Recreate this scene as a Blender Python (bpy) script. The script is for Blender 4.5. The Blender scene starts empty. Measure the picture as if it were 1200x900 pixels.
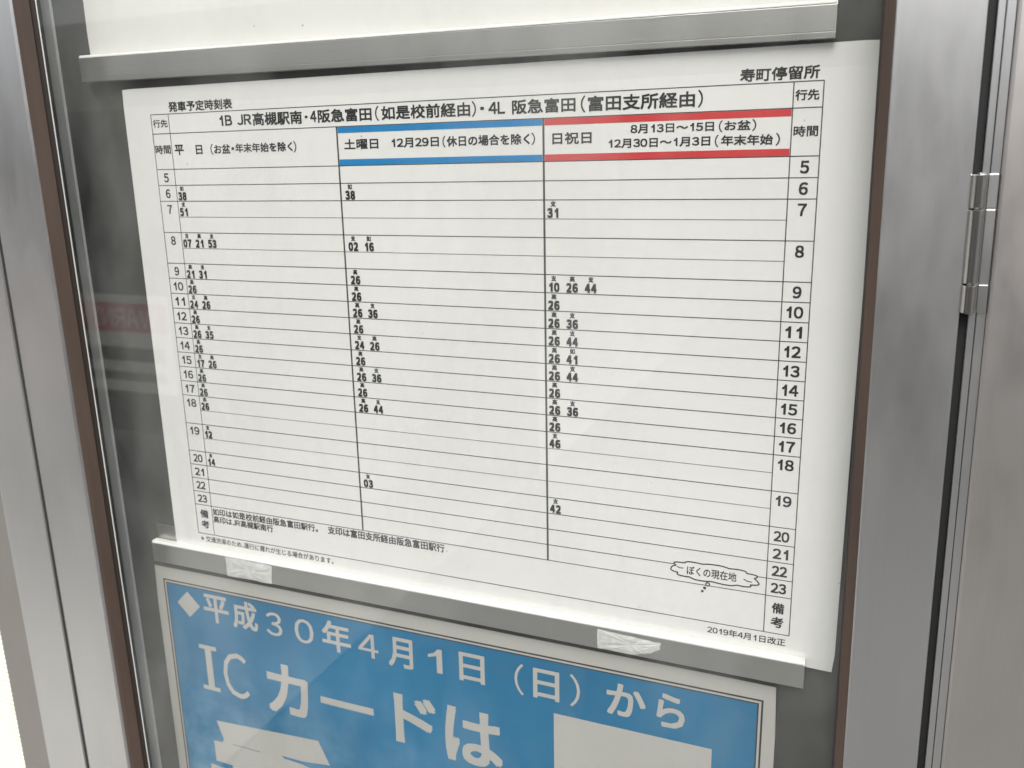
import bpy, bmesh, math, random
from mathutils import Vector, Matrix
random.seed(7)
S = 0.01            # one plan unit = 1 cm
H = 1.50            # height of the timetable's upper grid line above the pavement
scene = bpy.context.scene
C = scene.collection

# ------------------------------------------------------------------ camera
cam = bpy.data.cameras.new('camera'); camo = bpy.data.objects.new('camera', cam); C.objects.link(camo)
cam.sensor_width = 36; cam.lens = 36 * 1027.14 / 1200
cam.clip_start = 0.02; cam.clip_end = 300
right = Vector((0.92428191, 0.38120265, -0.01968485))
down = Vector((0.07524208, -0.2325086, -0.96967952))
fwd = Vector((-0.37422131, 0.89477611, -0.24358597))
m = Matrix((( right.x, -down.x, -fwd.x, 43.36676*S),
            ( right.y, -down.y, -fwd.y, -45.07538*S),
            ( right.z, -down.z, -fwd.z, H - 3.46669*S), (0, 0, 0, 1)))
camo.matrix_world = m
cam.dof.use_dof = True; cam.dof.focus_distance = 0.465; cam.dof.aperture_fstop = 15
scene.camera = camo
# ------------------------------------------------------------------ world, sun, exposure
SUN_EL, SUN_AZ = math.radians(52), math.radians(10)   # azimuth measured from -Y (in front of the case) towards -X
w = bpy.data.worlds.new('World'); scene.world = w; w.use_nodes = True
nt = w.node_tree; bg = nt.nodes['Background']
sky = nt.nodes.new('ShaderNodeTexSky'); sky.sky_type = 'NISHITA'; sky.sun_disc = False
sky.sun_elevation = SUN_EL; sky.sun_rotation = math.radians(180-10)
sky.air_density = 1.0; sky.dust_density = 4.0; sky.ozone_density = 0.6
hs = nt.nodes.new('ShaderNodeHueSaturation'); hs.inputs['Saturation'].default_value = 0.22   # overcast: grey sky
nt.links.new(sky.outputs[0], hs.inputs['Color']); nt.links.new(hs.outputs[0], bg.inputs[0])
bg.inputs[1].default_value = 0.13
sl = bpy.data.lights.new('sun', 'SUN'); so = bpy.data.objects.new('sun', sl); C.objects.link(so)
sl.energy = 1.5; sl.angle = math.radians(35); sl.color = (1.0, 0.965, 0.91)
to_sun = Vector((math.sin(SUN_AZ)*math.cos(SUN_EL), -math.cos(SUN_AZ)*math.cos(SUN_EL), math.sin(SUN_EL)))
so.rotation_euler = to_sun.to_track_quat('Z', 'Y').to_euler(); so.location = (-3, -4, 6)
scene.view_settings.view_transform = 'Standard'; scene.view_settings.look = 'None'
scene.view_settings.gamma = 1; scene.view_settings.use_curve_mapping = False
scene.view_settings.exposure = 0.52
scene.cycles.use_denoising = True
scene.cycles.transparent_max_bounces = 16
scene.cycles.max_bounces = 10

# ------------------------------------------------------------------ materials
def mat(name, col, rough=0.5, metal=0.0, coat=0.0, spec=0.5):
    mt = bpy.data.materials.new(name); mt.use_nodes = True
    b = mt.node_tree.nodes['Principled BSDF']
    b.inputs['Base Color'].default_value = (*col, 1); b.inputs['Roughness'].default_value = rough
    b.inputs['Metallic'].default_value = metal; b.inputs['Specular IOR Level'].default_value = spec
    b.inputs['Coat Weight'].default_value = coat; b.inputs['Coat Roughness'].default_value = 0.12
    return mt
def N(mt, t, **kw):
    n = mt.node_tree.nodes.new(t)
    for k, v in kw.items(): setattr(n, k, v)
    return n
def noise(mt, scale, stretch=(1,1,1), detail=4, rough=.5, offs=(0,0,0)):
    tc = N(mt, 'ShaderNodeTexCoord'); mp = N(mt, 'ShaderNodeMapping'); n = N(mt, 'ShaderNodeTexNoise')
    mp.inputs['Scale'].default_value = stretch; mp.inputs['Location'].default_value = offs
    n.inputs['Scale'].default_value = scale; n.inputs['Detail'].default_value = detail; n.inputs['Roughness'].default_value = rough
    L = mt.node_tree.links
    L.new(tc.outputs['Object'], mp.inputs[0]); L.new(mp.outputs[0], n.inputs[0]); return n.outputs['Fac']
def ramp(mt, src, stops):
    r = N(mt, 'ShaderNodeValToRGB'); e = r.color_ramp.elements
    while len(e) < len(stops): e.new(.5)
    for el, (p, c) in zip(e, stops):
        el.position = p; el.color = (*c, 1) if len(c) == 3 else c
    mt.node_tree.links.new(src, r.inputs[0]); return r.outputs[0]
def g(v): return (v, v, v)
def mix(mt, fac, a, b, mode='MIX'):
    x = N(mt, 'ShaderNodeMix', data_type='RGBA', blend_type=mode)
    L = mt.node_tree.links
    if isinstance(fac, float): x.inputs[0].default_value = fac
    else: L.new(fac, x.inputs[0])
    for i, s in ((6, a), (7, b)):
        if isinstance(s, tuple): x.inputs[i].default_value = (*s, 1)
        else: L.new(s, x.inputs[i])
    return x.outputs[2]
def setin(mt, name, out): mt.node_tree.links.new(out, mt.node_tree.nodes['Principled BSDF'].inputs[name])
def bump(mt, src, strength, dist=0.001, normal=None):
    b = N(mt, 'ShaderNodeBump'); b.inputs['Strength'].default_value = strength; b.inputs['Distance'].default_value = dist
    mt.node_tree.links.new(src, b.inputs['Height'])
    if normal: mt.node_tree.links.new(normal, b.inputs['Normal'])
    setin(mt, 'Normal', b.outputs[0]); return b.outputs[0]

def aluminium(name, base, rough, along, warm=0.0):
    """anodised aluminium with drawing lines along one axis and cloudy wear"""
    mt = mat(name, base, rough, 1.0)
    st = {'z': (420, 420, 1.2), 'x': (1.2, 420, 420)}[along]
    lines = noise(mt, 4, st, 3, .6)
    cloud = noise(mt, 9, (1, 1, .5), 5, .55)
    smear = noise(mt, 34, (1, 1, .35), 6, .6, (3, 1, 2))
    c1 = ramp(mt, lines, [(.3, tuple(x*.975 for x in base)), (.7, tuple(min(1, x*1.015) for x in base))])
    c2 = mix(mt, cloud, g(.90), (1.0, .985-warm, .97-warm*1.5))
    setin(mt, 'Base Color', mix(mt, 1.0, c1, c2, 'MULTIPLY'))
    r = N(mt, 'ShaderNodeMapRange'); r.inputs[1].default_value = .3; r.inputs[2].default_value = .7
    r.inputs[3].default_value = rough*.88; r.inputs[4].default_value = rough*1.18
    mt.node_tree.links.new(smear, r.inputs[0]); setin(mt, 'Roughness', r.outputs[0])
    b1 = bump(mt, lines, .04, .0001)
    wavy = noise(mt, 11, (1, 1, .35), 3, .5, (7, 2, 1)); b2_ = bump(mt, wavy, .16, .0035, b1)
    scr = noise(mt, 55, (9, 9, .6) if along == 'z' else (.6, 9, 9), 2, .4, (1, 5, 2)); bump(mt, ramp(mt, scr, [(.70, g(0)), (.73, g(1))]), .10, .0003, b2_)
    return mt
M = {}
M['alu'] = aluminium('anodised_aluminium', (.74, .75, .755), .32, 'z', .0)
M['alu_rail'] = aluminium('rail_aluminium', (.56, .56, .55), .30, 'x')
M['alu_body'] = aluminium('case_body_aluminium', (.74, .72, .705), .36, 'z', .02)
M['alu_rail'].node_tree.nodes['Principled BSDF'].inputs['Metallic'].default_value = .85
M['edge'] = mat('rail_edge_highlight', (.80, .80, .78), .35)  # near-white colour carries the bright highlight of the rails' upper edges
M['alu_post'] = aluminium('post_aluminium', (.50, .49, .47), .5, 'z', .02)
M['steel'] = mat('hinge_steel', (.50, .49, .465), .24, 1.0)
M['gasket'] = mat('brown_rubber', (.07, .05, .04), .55, 0, 0, .3)
gn = noise(M['gasket'], 60, (1, 1, .15), 4); setin(M['gasket'], 'Base Color', ramp(M['gasket'], gn, [(.3, (.055, .038, .030)), (.75, (.080, .056, .044))]))
M['gasket_dark'] = mat('dark_rubber', (.022, .016, .013), .45)
M['black'] = mat('black_seal', (.008, .009, .009), .6)
M['groove'] = mat('groove_shade', (.02, .02, .02), .8)  # near-black colour stands for the shade inside the open groove

# back board: painted steel, dull grey
b = M['board'] = mat('grey_board', (.15, .15, .135), .5)
bn = noise(b, 14, (1, 1, 1), 6, .6); setin(b, 'Base Color', ramp(b, bn, [(.25, (.050, .052, .049)), (.75, (.080, .082, .075))]))
M['wall'] = mat('side_wall_metal', (.11, .115, .11), .35, .6)
M['bead'] = mat('corner_bead', (.74, .75, .73), .35, .3)

def paper(name, base, tint, rough=.3, coat=.6, specks=True, wav=.35):
    mt = mat(name, base, rough, 0, coat)
    big = noise(mt, 5, (1, 1, 1), 4, .5)
    col = ramp(mt, big, [(.3, tuple(x*.965 for x in base)), (.7, base)])
    smud = noise(mt, 30, (1, 1, 1), 6, .65, (2, 0, 5))
    col = mix(mt, ramp(mt, smud, [(.60, g(0)), (.78, g(.22))]), col, tint)
    if specks:
        sp = noise(mt, 210, (1, 1, 1), 1, .4, (9, 0, 1))
        col = mix(mt, ramp(mt, sp, [(.795, g(0)), (.83, g(.55))]), col, (.18, .16, .14))
    setin(mt, 'Base Color', col)
    nb = noise(mt, 10, (1, 1, 1), 2, .4, (4, 4, 4))
    bn_ = N(mt, 'ShaderNodeBump'); bn_.inputs['Strength'].default_value = wav; bn_.inputs['Distance'].default_value = .003
    mt.node_tree.links.new(nb, bn_.inputs['Height'])
    mt.node_tree.links.new(bn_.outputs[0], mt.node_tree.nodes['Principled BSDF'].inputs['Coat Normal'])
    n5 = noise(mt, 4.2, (1, 1, 1.4), 2, .45, (1.3, 0, 2.2)); bump(mt, n5, .5, .006*wav/.35)
    r = N(mt, 'ShaderNodeMapRange'); r.inputs[3].default_value = .1; r.inputs[4].default_value = .3
    mt.node_tree.links.new(smud, r.inputs[0]); setin(mt, 'Coat Roughness', r.outputs[0])
    return mt
M['paper'] = paper('laminated_white_paper', (.80, .795, .785), (.66, .63, .57))
M['paper_up'] = paper('matt_white_paper', (.80, .79, .77), (.70, .68, .64), .5, .15)
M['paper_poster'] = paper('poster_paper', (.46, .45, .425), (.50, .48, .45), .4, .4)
M['ink'] = mat('black_ink', (.022, .022, .024), .35, 0, .5)
M['ink_line'] = mat('thin_line_ink', (.075, .075, .078), .35, 0, .5)
M['ink_grey'] = mat('hairline_ink', (.20, .20, .20), .35, 0, .5)
M['ink_blue'] = mat('blue_ink', (.008, .21, .50), .35, 0, .5)
M['ink_red'] = mat('red_ink', (.60, .045, .05), .35, 0, .5)
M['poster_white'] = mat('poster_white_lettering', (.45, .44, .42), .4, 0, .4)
pb = M['poster_blue'] = mat('poster_blue', (.03, .2, .42), .5, 0, .0, .25)
pn = noise(pb, 26, (1, 1, 1), 8, .62); pn2 = noise(pb, 7, (1, 1, 1), 3, .5, (1, 0, .3))
tc = N(pb, 'ShaderNodeTexCoord'); sp = N(pb, 'ShaderNodeSeparateXYZ'); pb.node_tree.links.new(tc.outputs['Object'], sp.inputs[0])
mr = N(pb, 'ShaderNodeMapRange'); mr.inputs[1].default_value = -.02; mr.inputs[2].default_value = -.16; mr.inputs[3].default_value = 0; mr.inputs[4].default_value = 1
pb.node_tree.links.new(sp.outputs['Z'], mr.inputs[0])
mx = N(pb, 'ShaderNodeMapRange'); mx.inputs[1].default_value = .42; mx.inputs[2].default_value = .05; mx.inputs[3].default_value = 0; mx.inputs[4].default_value = 1
pb.node_tree.links.new(sp.outputs['X'], mx.inputs[0])
mm = N(pb, 'ShaderNodeMath', operation='MULTIPLY'); pb.node_tree.links.new(mr.outputs[0], mm.inputs[0]); pb.node_tree.links.new(mx.outputs[0], mm.inputs[1])
m2 = N(pb, 'ShaderNodeMath', operation='MULTIPLY'); pb.node_tree.links.new(mm.outputs[0], m2.inputs[0]); pb.node_tree.links.new(ramp(pb, pn, [(.40, g(.05)), (.62, g(1))]), m2.inputs[1])
basec = ramp(pb, pn2, [(.3, (.006, .118, .25)), (.7, (.010, .165, .335))])
setin(pb, 'Base Color', mix(pb, m2.outputs[0], basec, (.11, .27, .42)))   # printed cloud picture
def tape_mat():
    mt = mat('matt_tape', (.62, .62, .60), .6)
    n = noise(mt, 180, (1, 1, 1), 5, .7)
    setin(mt, 'Base Color', ramp(mt, n, [(.3, (.50, .50, .49)), (.7, (.68, .68, .67))]))
    bump(mt, n, .5, .0006)
    return mt
M['tape'] = tape_mat()
def glass_mat():
    mt = bpy.data.materials.new('window_glass'); mt.use_nodes = True; t = mt.node_tree; t.nodes.clear()
    o = t.nodes.new('ShaderNodeOutputMaterial'); mxs = t.nodes.new('ShaderNodeMixShader')
    tr = t.nodes.new('ShaderNodeBsdfTransparent'); tr.inputs[0].default_value = (.985, .99, .982, 1)
    gl = t.nodes.new('ShaderNodeBsdfGlossy'); gl.inputs['Roughness'].default_value = 0.015
    fr = t.nodes.new('ShaderNodeFresnel'); fr.inputs['IOR'].default_value = 1.5
    ge = t.nodes.new('ShaderNodeNewGeometry'); mi = t.nodes.new('ShaderNodeMapRange')      # the pane's inner faces see glass to air as air to glass
    mi.inputs[3].default_value = 1.5; mi.inputs[4].default_value = 1/1.5
    t.links.new(ge.outputs['Backfacing'], mi.inputs[0]); t.links.new(mi.outputs[0], fr.inputs['IOR'])
    t.links.new(fr.outputs[0], mxs.inputs[0]); t.links.new(tr.outputs[0], mxs.inputs[1]); t.links.new(gl.outputs[0], mxs.inputs[2])
    # thin film of dust and wiped smears
    tc = t.nodes.new('ShaderNodeTexCoord'); mp = t.nodes.new('ShaderNodeMapping'); mp.inputs['Scale'].default_value = (1, 1, .45); mp.inputs['Rotation'].default_value = (0, .5, 0)
    n1 = t.nodes.new('ShaderNodeTexNoise'); n1.inputs['Scale'].default_value = 13; n1.inputs['Detail'].default_value = 9; n1.inputs['Roughness'].default_value = .68
    r1 = t.nodes.new('ShaderNodeMapRange'); r1.inputs[1].default_value = .45; r1.inputs[2].default_value = .75; r1.inputs[3].default_value = .006; r1.inputs[4].default_value = .075
    df = t.nodes.new('ShaderNodeBsdfDiffuse'); df.inputs[0].default_value = (.7, .72, .70, 1); m3 = t.nodes.new('ShaderNodeMixShader')
    t.links.new(tc.outputs['Object'], mp.inputs[0]); t.links.new(mp.outputs[0], n1.inputs[0]); t.links.new(n1.outputs[0], r1.inputs[0])
    t.links.new(r1.outputs[0], m3.inputs[0]); t.links.new(mxs.outputs[0], m3.inputs[1]); t.links.new(df.outputs[0], m3.inputs[2])
    t.links.new(m3.outputs[0], o.inputs[0]); return mt
M['glass'] = glass_mat()

# ------------------------------------------------------------------ helpers (X right, Y down, Z into the case, in units)
def loc(X, Y, Z): return Vector((X*S, Z*S, -Y*S))
def world(X, Y, Z): return Vector((X*S, Z*S, H - Y*S))
def link(name, me, parent=None):
    o = bpy.data.objects.new(name, me); C.objects.link(o); o.parent = parent; return o
def mesh(name, V, F, mt, parent=None, smooth=False):
    me = bpy.data.meshes.new(name); me.from_pydata([loc(*v) for v in V], [], F); me.validate(); me.update()
    bm = bmesh.new(); bm.from_mesh(me)
    bmesh.ops.recalc_face_normals(bm, faces=bm.faces) if not name.startswith('printed') else None
    bm.to_mesh(me); bm.free()
    me.materials.append(mt)
    for p in me.polygons: p.use_smooth = smooth
    return link(name, me, parent)
def thing(name, label, cat, X, Y, Z, group=None):
    o = bpy.data.objects.new(name, None); C.objects.link(o); o.location = world(X, Y, Z); o.empty_display_size = .02
    o['label'] = label; o['category'] = cat
    if group: o['group'] = group
    return o
def boxVF(x0, x1, y0, y1, z0, z1):
    V = [(x, y, z) for z in (z0, z1) for y in (y0, y1) for x in (x0, x1)]
    return V, [(0,1,3,2), (4,6,7,5), (0,4,5,1), (2,3,7,6), (0,2,6,4), (1,5,7,3)]
def box(name, x0, x1, y0, y1, z0, z1, mt, parent=None, bev=0.0, seg=2):
    V, F = boxVF(x0, x1, y0, y1, z0, z1)
    me = bpy.data.meshes.new(name); me.from_pydata([loc(*v) for v in V], [], F)
    bm = bmesh.new(); bm.from_mesh(me); bmesh.ops.recalc_face_normals(bm, faces=bm.faces)
    if bev: bmesh.ops.bevel(bm, geom=bm.edges[:], offset=bev*S, segments=seg, profile=.5, affect='EDGES')
    bm.to_mesh(me); bm.free(); me.materials.append(mt)
    return link(name, me, parent)
def extrudeY(name, prof, y0, y1, mt, parent=None):       # profile in (X, Z), runs vertically
    n = len(prof); V = [(x, y, z) for y in (y0, y1) for x, z in prof]
    F = [(i, (i+1) % n, n+(i+1) % n, n+i) for i in range(n)] + [tuple(range(n)), tuple(range(2*n-1, n-1, -1))]
    return mesh(name, V, F, mt, parent)
def extrudeX(name, prof, x0, x1, mt, parent=None, tilt=0.0, n_seg=1):       # profile in (Y, Z), runs across
    n = len(prof); xs = [x0+(x1-x0)*i/n_seg for i in range(n_seg+1)]
    V = [(x, y+tilt*(x-x0), z) for x in xs for y, z in prof]
    F = []
    for k in range(n_seg):
        F += [(k*n+i, k*n+(i+1) % n, (k+1)*n+(i+1) % n, (k+1)*n+i) for i in range(n)]
    F += [tuple(range(n)), tuple(range(len(V)-1, len(V)-1-n, -1))]
    return mesh(name, V, F, mt, parent)

_glyph = {'１': ([(.30,0),(.30,.52),(.14,.44),(.14,.53),(.25,.60),(.33,.74),(.405,.74),(.405,0)], [(0,7,6,1),(1,6,5,4),(1,4,3,2)])}   # a gothic one without a foot
def glyph(ch):
    if ch not in _glyph:
        c = bpy.data.curves.new('t', 'FONT'); c.body = ch; c.size = 1; c.resolution_u = 3
        o = bpy.data.objects.new('t', c); C.objects.link(o); me = o.to_mesh()
        _glyph[ch] = ([(v.co.x, v.co.y) for v in me.vertices], [tuple(p.vertices) for p in me.polygons])
        o.to_mesh_clear(); bpy.data.objects.remove(o); bpy.data.curves.remove(c)
    return _glyph[ch]
def glyphs(text, bold):
    """gothic lettering set glyph by glyph: kanji and kana on a full em, figures, Latin and brackets narrower"""
    V, F, x = [], [], 0
    for ch in text:
        if ch == ' ': x += .4; continue
        wide = ord(ch) > 255 and ch not in '（）・、。'
        if 33 <= ord(ch) < 127: ch = chr(ord(ch)+0xFEE0)
        gv, gf = glyph(ch)
        ax = min(v[0] for v in gv); bx = max(v[0] for v in gv)
        if wide: off, adv = x, 1.0
        else: off, adv = x-ax+.06, (bx-ax)+.12
        if '０' <= ch <= '９': adv = .60; off = x+.30-(ax+bx)/2
        n = len(V); V += [(v[0]+off, v[1]) for v in gv]; F += [tuple(i+n for i in f) for f in gf]; x += adv
    return V, F
_cache = {}
class Print:
    """collects flat printed shapes that lie on one sheet"""
    def __init__(s, z): s.V, s.F, s.z = [], [], z
    def add(s, V, F): n = len(s.V); s.V += V; s.F += [tuple(i+n for i in f) for f in F]
    def text(s, t, x0, x1, yb, yt, bold=.012, flip=False):
        key = (t, bold)
        if key not in _cache: _cache[key] = glyphs(t, bold)
        V, F = _cache[key]
        ax = min(v[0] for v in V); bx = max(v[0] for v in V); ay = min(v[1] for v in V); by = max(v[1] for v in V)
        em = (yb-yt)/(by-ay); d = abs(bold)*em; x0 += d; x1 -= d; yb -= d; yt += d
        for k, (dx, dy) in enumerate(((0, 0), (d, d), (-d, -d), (d, -d), (-d, d)) if bold > 0 else ((0, 0),)):
            s.add([(x0+dx+(v[0]-ax)/(bx-ax)*(x1-x0), yb+dy+(v[1]-ay)/(by-ay)*(yt-yb), s.z-.0008*k) for v in V], F)
    def rect(s, x0, x1, y0, y1): s.add([(x0,y0,s.z),(x0,y1,s.z),(x1,y1,s.z),(x1,y0,s.z)], [(0,1,2,3)])
    def poly(s, P): s.add([(x, y, s.z) for x, y in P], [tuple(range(len(P)))])
    def stroke(s, P, w, closed=True):
        n = len(P); V = []; F = []
        for i in range(n):
            a = Vector(P[i-1] if (closed or i) else P[i]); b_ = Vector(P[(i+1) % n] if (closed or i < n-1) else P[i])
            d = (b_-a).normalized(); nn = Vector((-d.y, d.x))*w/2; p = Vector(P[i])
            V += [(*(p+nn), s.z), (*(p-nn), s.z)]
        for i in range(n if closed else n-1):
            j = (i+1) % n; F.append((2*i, 2*i+1, 2*j+1, 2*j))
        s.add(V, F)
    def build(s, name, mt, parent):
        me = bpy.data.meshes.new(name); me.from_pydata([loc(*v) for v in s.V], [], s.F); me.update()
        me.materials.append(mt); return link(name, me, parent)
def spline(P, n=6):
    out = []; k = len(P)
    for i in range(k):
        p0, p1, p2, p3 = (Vector(P[(i+j-1) % k]) for j in range(4))
        for q in range(n):
            t = q/n
            out.append(tuple(.5*((2*p1)+(p2-p0)*t+(2*p0-5*p1+4*p2-p3)*t*t+(3*p1-p0-3*p2+p3)*t**3)))
    return out

# ------------------------------------------------------------------ setting: pavement and what the glass mirrors
def ground():
    me = bpy.data.meshes.new('pavement'); R = 120
    me.from_pydata([(-R,-R,0),(R,-R,0),(R,R,0),(-R,R,0)], [], [(0,1,2,3)])
    mt = mat('pavement_concrete', (.30, .29, .27), .85)
    n = noise(mt, 3, (1,1,1), 8, .6); setin(mt, 'Base Color', ramp(mt, n, [(.3, (.13,.13,.13)), (.7, (.20,.20,.195))]))
    me.materials.append(mt); o = link('pavement', me); o['kind'] = 'structure'
ground()
def road():  # unseen dark strip, put in to darken the right frame's reflection
    me = bpy.data.meshes.new('road'); me.from_pydata([(-4.5,-8.6,.004),(100,-8.6,.004),(100,-3.6,.004),(-4.5,-3.6,.004)], [], [(0,1,2,3)])
    mt = mat('asphalt', (.05, .05, .052), .8); n = noise(mt, 6, (1,1,1), 8, .6); setin(mt, 'Base Color', ramp(mt, n, [(.3, g(.04)), (.7, g(.065))]))
    me.materials.append(mt); o = link('road', me); o['kind'] = 'structure'
road()
def bounce_forecourt():  # unseen pale ground, added so the left frame mirrors something brighter
    me = bpy.data.meshes.new('bounce_forecourt'); me.from_pydata([(-100,-14,.008),(-1.0,-14,.008),(-1.0,8,.008),(-100,8,.008)], [], [(0,1,2,3)])
    mt = mat('light_concrete', (.5, .49, .47), .85); n = noise(mt, 2, (1,1,1), 8, .6); setin(mt, 'Base Color', ramp(mt, n, [(.3, (.44,.435,.42)), (.7, (.56,.55,.53))]))
    me.materials.append(mt); o = link('bounce_forecourt', me); o['kind'] = 'structure'
bounce_forecourt()
def wbox(name, x0, x1, y0, y1, z0, z1, mt, parent=None, bev=0):
    """box in world metres (parent at the origin or none)"""
    me = bpy.data.meshes.new(name)
    V = [(x, y, z) for z in (z0, z1) for y in (y0, y1) for x in (x0, x1)]
    me.from_pydata(V, [], [(0,1,3,2), (4,6,7,5), (0,4,5,1), (2,3,7,6), (0,2,6,4), (1,5,7,3)])
    bm = bmesh.new(); bm.from_mesh(me); bmesh.ops.recalc_face_normals(bm, faces=bm.faces)
    if bev: bmesh.ops.bevel(bm, geom=bm.edges[:], offset=bev, segments=2, affect='EDGES')
    bm.to_mesh(me); bm.free(); me.materials.append(mt); return link(name, me, parent)

# ribbed pale siding of the building behind the case (lower left corner of the picture)
sd = mat('cream_siding', (.86, .84, .74), .6)
V, F = [], []
z = 0.0; zs = []
while z < 3.2:
    zs += [(z, 0.0), (z+.0075, -.003), (z+.0095, -.003), (z+.0098, 0.0)]; z += .010
for zz, yy in zs: V += [(-4, 0.55+yy, zz), (3.5, 0.55+yy, zz)]
for i in range(len(zs)-1): F.append((2*i, 2*i+1, 2*i+3, 2*i+2))
nb = len(V); V += [(-4, 0.66, 0), (3.5, 0.66, 0), (-4, 0.66, zs[-1][0]), (3.5, 0.66, zs[-1][0])]
k = 2*(len(zs)-1); F += [(nb, nb+2, nb+3, nb+1), (k, k+1, nb+3, nb+2)]
me = bpy.data.meshes.new('siding_wall'); me.from_pydata(V, [], F)
bm = bmesh.new(); bm.from_mesh(me); bmesh.ops.recalc_face_normals(bm, faces=bm.faces); bm.to_mesh(me); bm.free()
me.materials.append(sd); o = link('siding_wall', me)
o['label'] = 'cream ribbed siding wall, brightly lit, behind the lower left edge of the case'; o['category'] = 'wall'

# mirrored in the glass
dk = mat('dark_cladding', (.035, .04, .04), .6)
n = noise(dk, 2.5, (1,1,.4), 6, .6); setin(dk, 'Base Color', ramp(dk, n, [(.3, (.012,.015,.016)), (.75, (.05,.054,.053))]))
o = wbox('dark_fence', -4.12, -1.0, -3.35, -3.25, 0, 1.78, dk); o['label'] = 'dark cladded fence across the pavement, seen only as a mirror image in the glass'; o['category'] = 'fence'
tl = mat('brown_tile', (.30, .27, .25), .6)
n = noise(tl, 1.2, (1,1,1), 6, .6); setin(tl, 'Base Color', ramp(tl, n, [(.3, (.20,.19,.18)), (.55, (.28,.25,.235)), (.75, (.36,.33,.31))]))
fac = thing('opposite_building', 'brown tiled building across the road, blurred in the aluminium of the door frame', 'building', 0, 0, 0)
fac.location = (0, 0, 0)
wbox('wall', -14, 12, -9.6, -9, 0, 3.4, tl, fac)
wn = mat('dark_window', (.03, .035, .04), .1)
for i in range(7): wbox('window', -12.4+3.4*i, -10.9+3.4*i, -9.0, -8.97, 1.0, 2.4, wn, fac)

sgn = thing('warning_board', 'white warning board with a red heading, mirrored in the glass left of the timetable', 'sign', 0, 0, 0)
sgn.location = (-2.345, -2.13, 0)
wp = mat('board_white', (.78, .80, .79), .5); rp = mat('board_red', (.68, .03, .035), .5)
bx0, bx1 = -.32, .32
wbox('panel', bx0, bx1, -.012, .0, .62, 1.005, wp, sgn, .003)
wbox('header', bx0+.006, bx1-.006, .0, .004, .862, .975, rp, sgn)
for xx in (-.28, .26): wbox('leg', xx, xx+.025, -.04, -.014, 0, .95, M['black'], sgn)
def ptext(t, x0, x1, zb, zt, y, mt, name, parent, bold=.02):     # lettering facing +Y
    V, F = glyphs(t, bold)
    ax = min(v[0] for v in V); bx = max(v[0] for v in V); ay = min(v[1] for v in V); by = max(v[1] for v in V)
    me = bpy.data.meshes.new(name)
    me.from_pydata([(x0-(v[0]-ax)/(bx-ax)*(x0-x1), y, zb+(v[1]-ay)/(by-ay)*(zt-zb)) for v in V], [], F)
    me.materials.append(mt); return link(name, me, parent)
ptext('WARNING', .27, -.19, .882, .955, .006, wp, 'lettering', sgn, .03)
for zt, hgt in ((.80, .055), (.70, .035)): wbox('text_line', bx0+.03, bx1-.04, .0, .003, zt-hgt, zt, dk, sgn)

# ------------------------------------------------------------------ the notice case (turned 0.6 degrees against the sheets)
PX, PY = 20, 15
case = thing('notice_case', 'aluminium bus stop notice case with a hinged glass door and brown rubber gasket', 'notice case', PX, PY, 0)
case.rotation_euler = (0, -0.0107, 0)
def cb(name, x0, x1, y0, y1, z0, z1, mt, parent=None, bev=0.0): return box(name, x0-PX, x1-PX, y0-PY, y1-PY, z0, z1, mt, parent or case, bev)
def cp(name, prof, y0, y1, mt, parent=None): return extrudeY(name, [(x-PX, z) for x, z in prof], y0-PY, y1-PY, mt, parent or case)
T0, B0 = -42, 92
cb('back_board', -8.0, 47.0, T0, B0, .30, .60, M['board'])
cb('side_wall', -8.3, -8.0, T0, B0, -2.7, .60, M['wall'])
cb('side_wall', 46.2, 46.5, T0, B0, -2.7, .30, M['wall'])
cp('corner_bead', [(-7.998, .298), (-7.998, .02), (-7.86, -.06), (-7.38, .16), (-7.30, .298)], T0, B0, M['bead'])
# door
door = case
cb('door_stile', -10.86, -6.30, T0-3, B0+3, -3.5, -2.6, M['alu'], None, .26)
cb('door_stile', 43.50, 46.86, T0-3, B0+3, -3.5, -2.2, M['alu'], None, .06)
cb('door_rail', -6.35, 43.55, T0-3, T0, -3.48, -2.6, M['alu'], None, .06)
cb('door_rail', -6.35, 43.55, B0, B0+3, -3.48, -2.6, M['alu'], None, .06)
def gasket(sgnx, edge):
    f = lambda d: edge + sgnx*d
    lip = cp('gasket', [(f(-.1), -3.40), (f(.06), -3.44), (f(.30), -3.42), (f(.78), -3.22), (f(.95), -3.10), (f(.95), -3.02), (f(-.1), -3.02)], T0, B0, M['gasket'])
    cp('gasket_lip', [(f(.40), -3.018), (f(.98), -3.018), (f(1.05), -3.0), (f(1.24), -2.95), (f(1.30), -2.92), (f(1.30), -2.905), (f(.40), -2.905)], T0, B0, M['gasket_dark'], lip)
gasket(1, -6.30)
lip = cp('gasket', [(43.60, -3.40), (43.42, -3.36), (43.25, -3.26), (43.08, -3.14), (43.05, -3.02), (43.60, -3.02)], T0, B0, M['gasket'])
cp('gasket_lip', [(43.5, -3.018), (43.04, -3.018), (42.98, -2.95), (42.96, -2.905), (43.5, -2.905)], T0, B0, M['gasket_dark'], lip)
cb('glass_pane', -6.2, 43.55, T0-.5, B0+.5, -2.90, -2.60, M['glass'])
cp('glass_edge_highlight', [(-5.02, -2.93), (-4.94, -2.93), (-4.94, -2.902), (-5.02, -2.902)], T0, B0, M['bead'])  # pale strip standing in for the thin highlight along the glass edge
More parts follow.
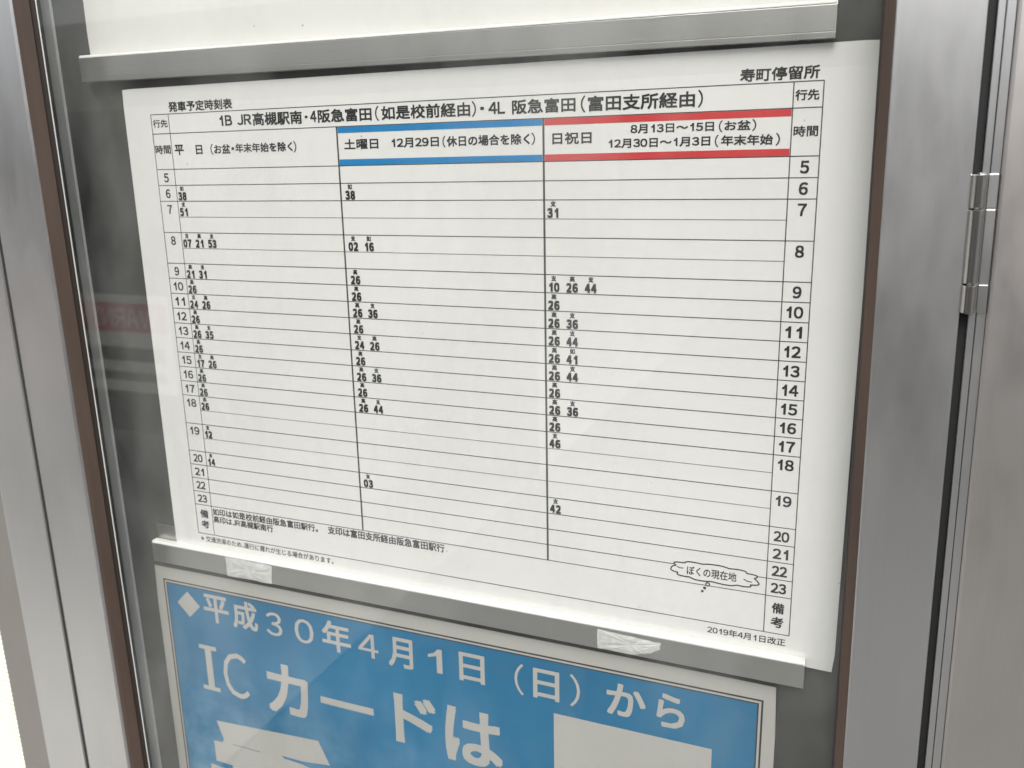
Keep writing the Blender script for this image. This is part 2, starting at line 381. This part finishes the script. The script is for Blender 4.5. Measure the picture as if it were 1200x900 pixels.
# fixed frame round the door
cb('outer_frame', -15.25, -11.03, T0-3, B0+3, -3.5, -.4, M['alu'], None, .10)
cb('groove', -11.12, -10.78, T0-3, B0+3, -3.43, -2.7, M['groove'])  # dark filler in the gap, covering its lit wall with painted shade
cb('corner_post', -18.6, -15.3, T0-6, B0+55, -3.2, 1.5, M['alu_post'], None, .1)
cb('hinge_profile', 47.22, 47.50, T0-3, B0+3, -3.30, -2.0, M['alu'], None, .03)
cb('hinge_profile', 47.53, 47.88, T0-3, B0+3, -3.34, -2.0, M['alu'], None, .03)
cb('door_seal', 46.4, 48.2, T0-3, B0+3, -1.99, -1.6, M['black'])
cb('seal_strip', 46.88, 47.20, T0-3, B0+3, -3.0, -2.05, M['black'])
cb('side_panel', 47.90, 78, T0-6, B0+6, -3.56, 1.5, M['alu_body'], None, .13)
cb('cap', -18.7, 78, T0-8.5, T0-6.02, -4.2, 1.6, M['alu_body'], None, .1)
cb('base', -18.7, 78, B0+6.02, B0+9, -3.6, 1.6, M['alu_body'], None, .1)
# hinge
hg = bpy.data.objects.new('hinge', None); C.objects.link(hg); hg.parent = case; hg.location = loc(47.12-PX, 4.55-PY, -3.52)
def knuckle(y0, y1, r=.285):
    V, F = [], []; n = 40; rings = [(y0, r-.03), (y0+.03, r), (y0+.03, r), (y1-.03, r), (y1-.03, r), (y1, r-.03)]
    for y, rr in rings: V += [(rr*math.cos(2*math.pi*i/n), y, rr*math.sin(2*math.pi*i/n)) for i in range(n)]
    for k in (0, 2, 4): F += [(k*n+i, k*n+(i+1) % n, (k+1)*n+(i+1) % n, (k+1)*n+i) for i in range(n)]
    F += [tuple(range(n)), tuple(range(6*n-1, 5*n-1, -1))]
    o = mesh('knuckle', V, F, M['steel'], hg)
    for p in o.data.polygons: p.use_smooth = len(p.vertices) == 4
for a, b2 in ((0, 1.38), (1.43, 4.5), (4.56, 5.75)):
    knuckle(a, b2); box('leaf', .36, .72, a, b2-.01, .06, .19, M['alu'], hg, .02)
knuckle(-.06, 5.82, .10)

# ------------------------------------------------------------------ sheets
def curl(X, Y):
    z = 0
    if X > 40.9: z -= .035*(X-40.9)**2
    if Y < -.8: z -= .10*(Y+.8)**2
    if X < -.3: z -= .02*(X+.3)**2
    return z
def sheet(name, x0, x1, y0, y1, z, th, mt, parent, f=lambda X, Y: 0, nx=60, ny=30, rc=.1):
    xs = [x0+(x1-x0)*i/nx for i in range(nx+1)]; ys = [y0+(y1-y0)*j/ny for j in range(ny+1)]
    V = []
    for t in (0, th):
        for y in ys:
            for x in xs:
                xx, yy = x, y
                if y in (ys[0], ys[-1]) and x in (xs[0], xs[-1]):
                    xx += rc if x == xs[0] else -rc; yy += rc*.35 if y == ys[0] else -rc*.35
                V.append((xx, yy, z+f(x, y)+t))
    w_ = nx+1; off = w_*(ny+1); F = []
    for j in range(ny):
        for i in range(nx):
            a = j*w_+i; F += [(a, a+1, a+w_+1, a+w_), (off+a, off+a+w_, off+a+w_+1, off+a+1)]
    for i in range(nx): F += [(i, off+i, off+i+1, i+1), (ny*w_+i, ny*w_+i+1, off+ny*w_+i+1, off+ny*w_+i)]
    for j in range(ny): F += [(j*w_, (j+1)*w_, off+(j+1)*w_, off+j*w_), (j*w_+nx, off+j*w_+nx, off+(j+1)*w_+nx, (j+1)*w_+nx)]
    return mesh(name, V, F, mt, parent, False)

tt = thing('timetable_sheet', 'laminated white bus timetable printed with black numbers, blue and red header bands', 'timetable', 0, 0, 0)
sheet('paper', -2.1, 42.87, -1.62, 30.25, 0, .05, M['paper'], tt, curl)
Zp = -.008
XL = (0, 1.4216, 13.8125, 26.6044, 39.1539, 40.4909)
h1, h2, h3 = 1.1812, 2.2021, 2.2004
yr = lambda u: h1+h2+u
rows = {5:(0,1),6:(1,1),7:(2,2),8:(4,2),9:(6,1),10:(7,1),11:(8,1),12:(9,1),13:(10,1),14:(11,1),15:(12,1),16:(13,1),17:(14,1),18:(15,2),19:(17,2),20:(19,1),21:(20,1),22:(21,1),23:(22,1)}
YB = h1+h2+23+h3
lines = Print(Zp); hair = Print(Zp)
def hl(y, x0=0, x1=XL[5], w=.05, p=None): (p or lines).rect(x0, x1, y-w/2, y+w/2)
def vl(x, y0, y1, w=.055): lines.rect(x-w/2, x+w/2, y0, y1)
hl(0); hl(h1)
for r, (u, n_) in rows.items():
    hl(yr(u))
    if n_ == 2: hl(yr(u+1), XL[1], XL[4], .04, hair)
hl(yr(23)); hl(YB)
vl(0, 0, YB); vl(XL[5], 0, YB); vl(XL[1], 0, YB, .05); vl(XL[4], 0, YB)
vl(XL[2], h1, yr(23), .11); vl(XL[3], h1, yr(23), .12)
lines.build('grid_lines', M['ink_line'], tt); hair.build('half_row_lines', M['ink_grey'], tt)
Zb = Zp-.004
bb = Print(Zb); bb.rect(XL[2]+.07, XL[3]-.07, h1+.03, h1+.36); bb.rect(XL[2]+.07, XL[3]-.07, yr(0)-.36, yr(0)-.03); bb.build('blue_bands', M['ink_blue'], tt)
rb = Print(Zb); rb.rect(XL[3]+.07, XL[4]-.04, h1+.03, h1+.36); rb.rect(XL[3]+.07, XL[4]-.04, yr(0)-.36, yr(0)-.03); rb.build('red_bands', M['ink_red'], tt)

for t, a, b2, yb, yt, bo in (
    ('寿町停留所', 36.66, 40.28, -.10, -.71, .026), ('発車予定時刻表', 1.52, 6.48, -.11, -.73, .026),
    ('1B', 5.42, 6.36, .86, .24, .026), ('JR', 6.75, 7.81, .86, .24, .026), ('高槻駅南', 7.9, 11.48, .94, .18, .026), ('・', 11.66, 11.88, .64, .48, .01),
    ('4', 12.05, 12.49, .87, .24, .026), ('阪急富田', 12.58, 16.21, .93, .18, .026), ('(', 16.44, 16.68, .96, .14, .01), ('如是校前経由', 16.85, 22.39, .92, .17, .026), (')', 22.49, 22.74, .96, .14, .01),
    ('・', 22.98, 23.22, .63, .45, .026), ('4L', 23.47, 24.44, .86, .24, .026), ('阪急富田', 24.84, 28.39, .92, .18, .026), ('(', 28.67, 28.92, .98, .14, .01), ('富田支所経由', 29.05, 34.54, .94, .18, .026), (')', 34.68, 34.93, .98, .14, .01),
    ('行先', .12, 1.30, .80, .32, .018), ('時間', .08, 1.33, 2.42, 1.87, .018),
    ('平', 1.65, 2.38, 2.53, 1.88, .026), ('日', 3.34, 3.86, 2.51, 1.94, .026), ('(', 4.50, 4.71, 2.56, 1.89, .01), ('お盆', 4.78, 6.03, 2.5, 1.94, .026), ('・', 6.12, 6.33, 2.31, 2.13, .026), ('年末年始を除く', 6.42, 10.65, 2.48, 1.92, .026), (')', 10.71, 10.92, 2.56, 1.88, .01),
    ('土曜日', 14.26, 16.55, 2.48, 1.89, .026), ('12月29日', 17.42, 20.42, 2.46, 1.93, .026), ('(', 20.64, 20.83, 2.52, 1.89, .01), ('休日の場合を除く', 20.9, 25.83, 2.48, 1.91, .026), (')', 25.93, 26.13, 2.52, 1.89, .01),
    ('日祝日', 27.10, 29.26, 2.53, 1.92, .026), ('8月13日～15日', 31.32, 35.51, 2.11, 1.66, .026), ('(', 35.74, 35.92, 2.17, 1.61, .01), ('お盆', 36.01, 37.26, 2.1, 1.64, .026), (')', 37.32, 37.52, 2.17, 1.61, .01),
    ('12月30日～1月3日', 30.18, 35.35, 2.80, 2.34, .026), ('(', 35.57, 35.75, 2.88, 2.28, .01), ('年末年始', 35.87, 38.33, 2.82, 2.32, .026), (')', 38.45, 38.65, 2.88, 2.28, .01),
    ('行先', 39.24, 40.32, .85, .36, .026), ('時間', 39.25, 40.36, 2.49, 1.99, .02)):
    q_ = Print(Zb); q_.text(t, a, b2, yb, yt, bo); q_.build('heading_text', M['ink'], tt)

def hour(*a): q_ = Print(Zb); q_.text(*a); q_.build('hour_number', M['ink'], tt)
for r, (u, n_) in rows.items():
    s_ = str(r); wd = .38 if r < 10 else .80
    yc = yr(u)+.52
    hour(s_, .71-wd/2, .71+wd/2, yc+.285, yc-.285, .022)
    wd = .42 if r < 10 else .80
    cx = 39.80+.05*(r < 10)
    hour(s_, cx-wd/2, cx+wd/2, yc+.29, yc-.31, .027)
for t, a, b2, yb, yt in (('備', .36, 1.08, 27.37, 26.75), ('考', .36, 1.08, 28.15, 27.55), ('備', 39.51, 40.16, 27.38, 26.75), ('考', 39.49, 40.16, 28.22, 27.58)):
    hour(t, a, b2, yb, yt, .025)

cols = {
 'weekday_departures': (1.52, 1.01, {6:'如38', 7:'支51', 8:'支07 高21 支53', 9:'高21 支31', 10:'高26', 11:'支24 高26', 12:'高26', 13:'高26 支35', 14:'高26', 15:'支17 高26', 16:'高26', 17:'高26', 18:'高26', 19:'支12', 20:'支14'}),
 'saturday_departures': (14.11, 1.07, {6:'如38', 8:'支02 如16', 9:'高26', 10:'高26', 11:'高26 支36', 12:'高26', 13:'支24 高26', 14:'高26', 15:'高26 支36', 16:'高26', 17:'高26 支44', 20:'支03'}),
 'holiday_departures': (26.77, 1.06, {7:'支31', 9:'支10 高26 支44', 10:'高26', 11:'高26 支36', 12:'高26 支44', 13:'高26 如41', 14:'高26 支44', 15:'高26', 16:'高26 支36', 17:'高26', 18:'支46', 20:'支42'})}
for nm, (x0, pitch, ent) in cols.items():
    for r, s_ in ent.items():
        y = yr(rows[r][0])
        for k, e in enumerate(s_.split()):
            xx = x0+k*pitch; pr = Print(Zb)
            for q, dg in enumerate(e[1:]):
                a = xx+q*.355; cw = .325
                if dg == '1': a += .07; cw = .22
                pr.text(dg, a, a+cw, y+.955, y+.42, .052)
            pr.text(e[0], xx+.20, xx+.50, y+.36, y+.05, .035)
            pr.build('departure_time', M['ink'], tt)

for t, a, b2, yb, yt, bo in (
    ('如印は如是校前経由阪急富田駅行。', 1.50, 10.3, 27.04, 26.50, .02), ('高印はJR高槻駅南行', 1.50, 6.61, 27.60, 27.08, .02),
    ('支印は富田支所経由阪急富田駅行', 11.08, 19.72, 27.02, 26.44, .022), ('※交通渋滞のため、運行に遅れが生じる場合があります。', .18, 11.34, 29.18, 28.74, .008),
    ('2019年4月1日改正', 36.11, 40.33, 29.26, 28.82, .016)):
    q_ = Print(Zb); q_.text(t, a, b2, yb, yt, bo); q_.build('note_text', M['ink'], tt)
cl = [(34.0,25.58),(34.24,25.33),(34.62,25.27),(34.99,25.15),(35.66,25.15),(36.4,25.08),(36.96,25.09),(37.46,25.1),(38.01,25.16),(38.42,25.34),(38.66,25.51),(38.75,25.64),(38.58,25.79),(38.17,25.79),(38.0,25.98),(37.54,26.03),(36.99,26.0),(36.63,26.17),(35.97,26.18),(35.35,26.02),(34.78,25.97),(34.49,25.96),(34.11,25.87),(34.29,25.69)]
def cloud(t):
    r = .90+.13*abs(math.sin(5.5*t+.6))
    c_, s_ = math.cos(t), math.sin(t)
    return (36.38+2.36*r*math.copysign(abs(c_)**.85, c_), 25.62+.03*c_+.53*r*math.copysign(abs(s_)**.65, s_))
cl = [cloud(2*math.pi*i/132) for i in range(132)]
bub = Print(Zb-.004); bub.poly(cl); bub.build('speech_cloud', M['paper'], tt)
ol = Print(Zb-.008); ol.stroke(cl, .075)
ol.stroke([(34.30,25.50), (34.50,25.56), (34.68,25.54)], .06, False); ol.stroke([(37.95,25.64), (38.15,25.74), (38.4,25.76)], .06, False)
for cx, cy, r in ((36.04, 26.30, .10), (35.88, 26.55, .05), (35.76, 26.76, .04)):
    P = [(cx+r*math.cos(a*math.pi/6), cy+r*math.sin(a*math.pi/6)) for a in range(12)]
    ol.stroke(P, .07 if r > .08 else .08)
ol.text('ぼくの現在地', 34.86, 37.58, 25.90, 25.35, .015)
ol.build('speech_cloud_outline', M['ink'], tt)

# blank notice above the upper rail
up = thing('blank_notice', 'plain white paper notice above the upper aluminium rail, cut off by the picture edge', 'notice', -4.6, -30, 0)
sheet('paper', 0, 45.0, 0, 27.6, .12, .04, M['paper_up'], up, lambda X, Y: 0, 10, 10)

# blue poster
po = thing('blue_poster', 'blue poster with large white Japanese lettering and a blank white panel, below the lower rail', 'poster', -4.8, 31.9, 0)
ox, oy = 4.8, -31.9
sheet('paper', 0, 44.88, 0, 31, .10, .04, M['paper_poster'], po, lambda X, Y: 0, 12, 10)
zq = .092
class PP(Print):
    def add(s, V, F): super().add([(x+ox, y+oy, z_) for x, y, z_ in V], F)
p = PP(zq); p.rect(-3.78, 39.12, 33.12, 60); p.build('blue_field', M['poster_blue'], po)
fr = PP(zq-.004)
for a, t_ in ((0, .11), (.24, .08)):
    x0, x1, y0 = -4.02+a, 39.36-a, 32.88+a
    fr.rect(x0, x1, y0, y0+t_); fr.rect(x0, x0+t_, y0+t_, 60); fr.rect(x1-t_, x1, y0+t_, 60)
fr.build('border_lines', M['ink'], po)
def wt(fn):
    q_ = PP(zq-.006); fn(q_); q_.build('letter', M['poster_white'], po)
cx, cy = -1.83, 34.63
wt(lambda q: q.poly([(cx-1.06, cy), (cx, cy+1.04), (cx+1.06, cy), (cx, cy-1.04)]))
for t, a, b2, yb, yt, bo in (('平', -.42, 1.86, 35.68, 33.45, .018), ('成', 2.20, 4.40, 35.70, 33.45, .018), ('3', 5.16, 6.51, 35.67, 33.84, .006), ('0', 7.59, 9.16, 35.74, 33.88, .006),
    ('年', 9.88, 12.18, 35.86, 33.55, .018), ('4', 12.77, 14.34, 35.74, 33.96, .006), ('月', 15.10, 16.98, 35.97, 33.75, .018), ('1', 18.11, 19.15, 35.75, 34.0, .0), ('日', 20.37, 22.18, 35.88, 33.82, .018),
    ('(', 24.22, 24.88, 36.0, 33.78, -.005), ('日', 25.50, 27.23, 35.93, 33.85, .018), (')', 27.9, 28.58, 36.0, 33.75, -.005), ('か', 30.25, 32.66, 35.9, 33.72, .02), ('ら', 33.32, 35.0, 35.98, 33.74, .02),
    ('C', .75, 3.05, 41.62, 37.85, -.002), ('カ', 4.68, 8.3, 41.94, 37.85, .022), ('ド', 15.30, 18.50, 41.76, 37.95, .022), ('は', 19.14, 23.30, 42.1, 37.95, .022)):
    wt(lambda q: q.text(t, a, b2, yb, yt, bo))
wt(lambda q: q.rect(9.31, 13.64, 39.68, 40.22))
wt(lambda q: [q.rect(*r) for r in ((-.80, -.22, 38.10, 41.18), (-1.32, .28, 37.76, 38.10), (-1.32, .28, 41.18, 41.52))])
wt(lambda q: [q.poly(P) for P in ([(-.44,44.1),(8.79,43.47),(9.65,45.29),(7.34,45.60),(5.40,45.62),(.06,45.62)], [(.06,45.62),(5.40,45.62),(5.62,45.80),(7.09,45.87),(7.9,46.0),(9.2,46.6),(9.2,60),(.65,60),(.65,45.9)],
          [(-.92,45.94),(.65,45.9),(.65,47.76),(-.91,47.75)], [(-1.5,48.15),(.65,48.25),(.65,60),(-1.5,60)], [(.06,45.62),(.65,45.9),(-.1,45.93)])])
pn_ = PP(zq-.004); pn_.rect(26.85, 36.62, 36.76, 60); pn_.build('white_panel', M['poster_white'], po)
sl_ = PP(zq-.010); sl_.rect(.88, 3.42, 45.80, 45.87); sl_.build('hairline', M['ink_grey'], po)

# ------------------------------------------------------------------ paper rails and tape
def rail(name, label, X0, X1, Y0, Y1, tilt, lip):
    r = thing(name, label, 'rail', X0, Y0, 0, 'aluminium rails that hold the sheets')
    hh = Y1-Y0
    prof = [(.0, .28), (.0, -.38), (.015, -.40), (.18, -.50), (.20, -.505), *([(hh*.80, -.505), (hh*.81, -.492), (hh*.825, -.492), (hh*.84, -.51)] if lip else []), (hh-.03, -.506), (hh, -.47), (hh, -.1), (hh-.12, -.06), (hh-.12, .28)]
    extrudeX('profile', prof, 0, X1-X0, M['alu_rail'], r, tilt)
    extrudeX('highlight_strip', [(-.03, -.05), (-.03, -.42), (.09, -.52), (.14, -.522), (.14, -.30), (.02, -.05)], .02, X1-X0-.02, M['edge'], r, tilt)  # added white strip in place of the sky highlight on the aluminium edge
    return r
r1 = rail('sheet_rail', 'upper aluminium rail running between the blank notice and the timetable', -4.93, 40.88, -3.78, -2.16, .0088, True)
r2 = rail('sheet_rail', 'lower aluminium rail below the timetable, with two bits of tape on it', -4.03, 41.42, 29.62, 31.22, .0022, False)
# white strip on each rail's upper edge is a painted highlight over the chamfer
bk = thing('backing_strip', 'short flat aluminium strip end showing left of the timetable, just above the lower rail', 'strip', -4.0, 28.5, .08)
box('strip', 0, 12, 0, 1.42, .0, .12, M['alu_rail'], bk, .03)

def tape(name, label, P, seed):
    rnd = random.Random(seed)
    t_ = thing(name, label, 'tape', P[0][0], P[0][1], -.53, 'matt tape pieces on the lower rail')
    pts = []
    for i in range(len(P)):
        a, b2 = P[i], P[(i+1) % len(P)]
        for k in range(5):
            f = k/5; pts.append((a[0]+(b2[0]-a[0])*f-P[0][0]+rnd.uniform(-.035, .035), a[1]+(b2[1]-a[1])*f-P[0][1]+rnd.uniform(-.035, .035)))
    cx = sum(q[0] for q in pts)/len(pts); cy = sum(q[1] for q in pts)/len(pts); n = len(pts)
    V = [(x, y, 0) for x, y in pts] + [(cx+(x-cx)*.6+rnd.uniform(-.05,.05), cy+(y-cy)*.6, -.015-rnd.random()*.045) for x, y in pts] + [(cx, cy, -.03)]
    V += [(x, y, .012) for x, y in pts]
    F = [(i, (i+1) % n, n+(i+1) % n, n+i) for i in range(n)] + [(n+i, n+(i+1) % n, 2*n) for i in range(n)] + [(i, 2*n+1+i, 2*n+1+(i+1) % n, (i+1) % n) for i in range(n)] + [tuple(range(2*n+1, 3*n+1))]
    mesh('film', V, F, M['tape'], t_)
tape('adhesive_tape', 'crumpled tape piece at the left end of the lower rail', [(2.68,29.82),(6.6,29.86),(6.5,31.25),(2.66,31.22)], 3)
tape('adhesive_tape', 'torn tape piece with a rounded lower edge, right of the middle of the lower rail', [(29.85,29.98),(31.8,30.12),(33.62,30.18),(33.55,30.55),(32.9,31.0),(31.9,31.25),(29.87,31.24)], 5)
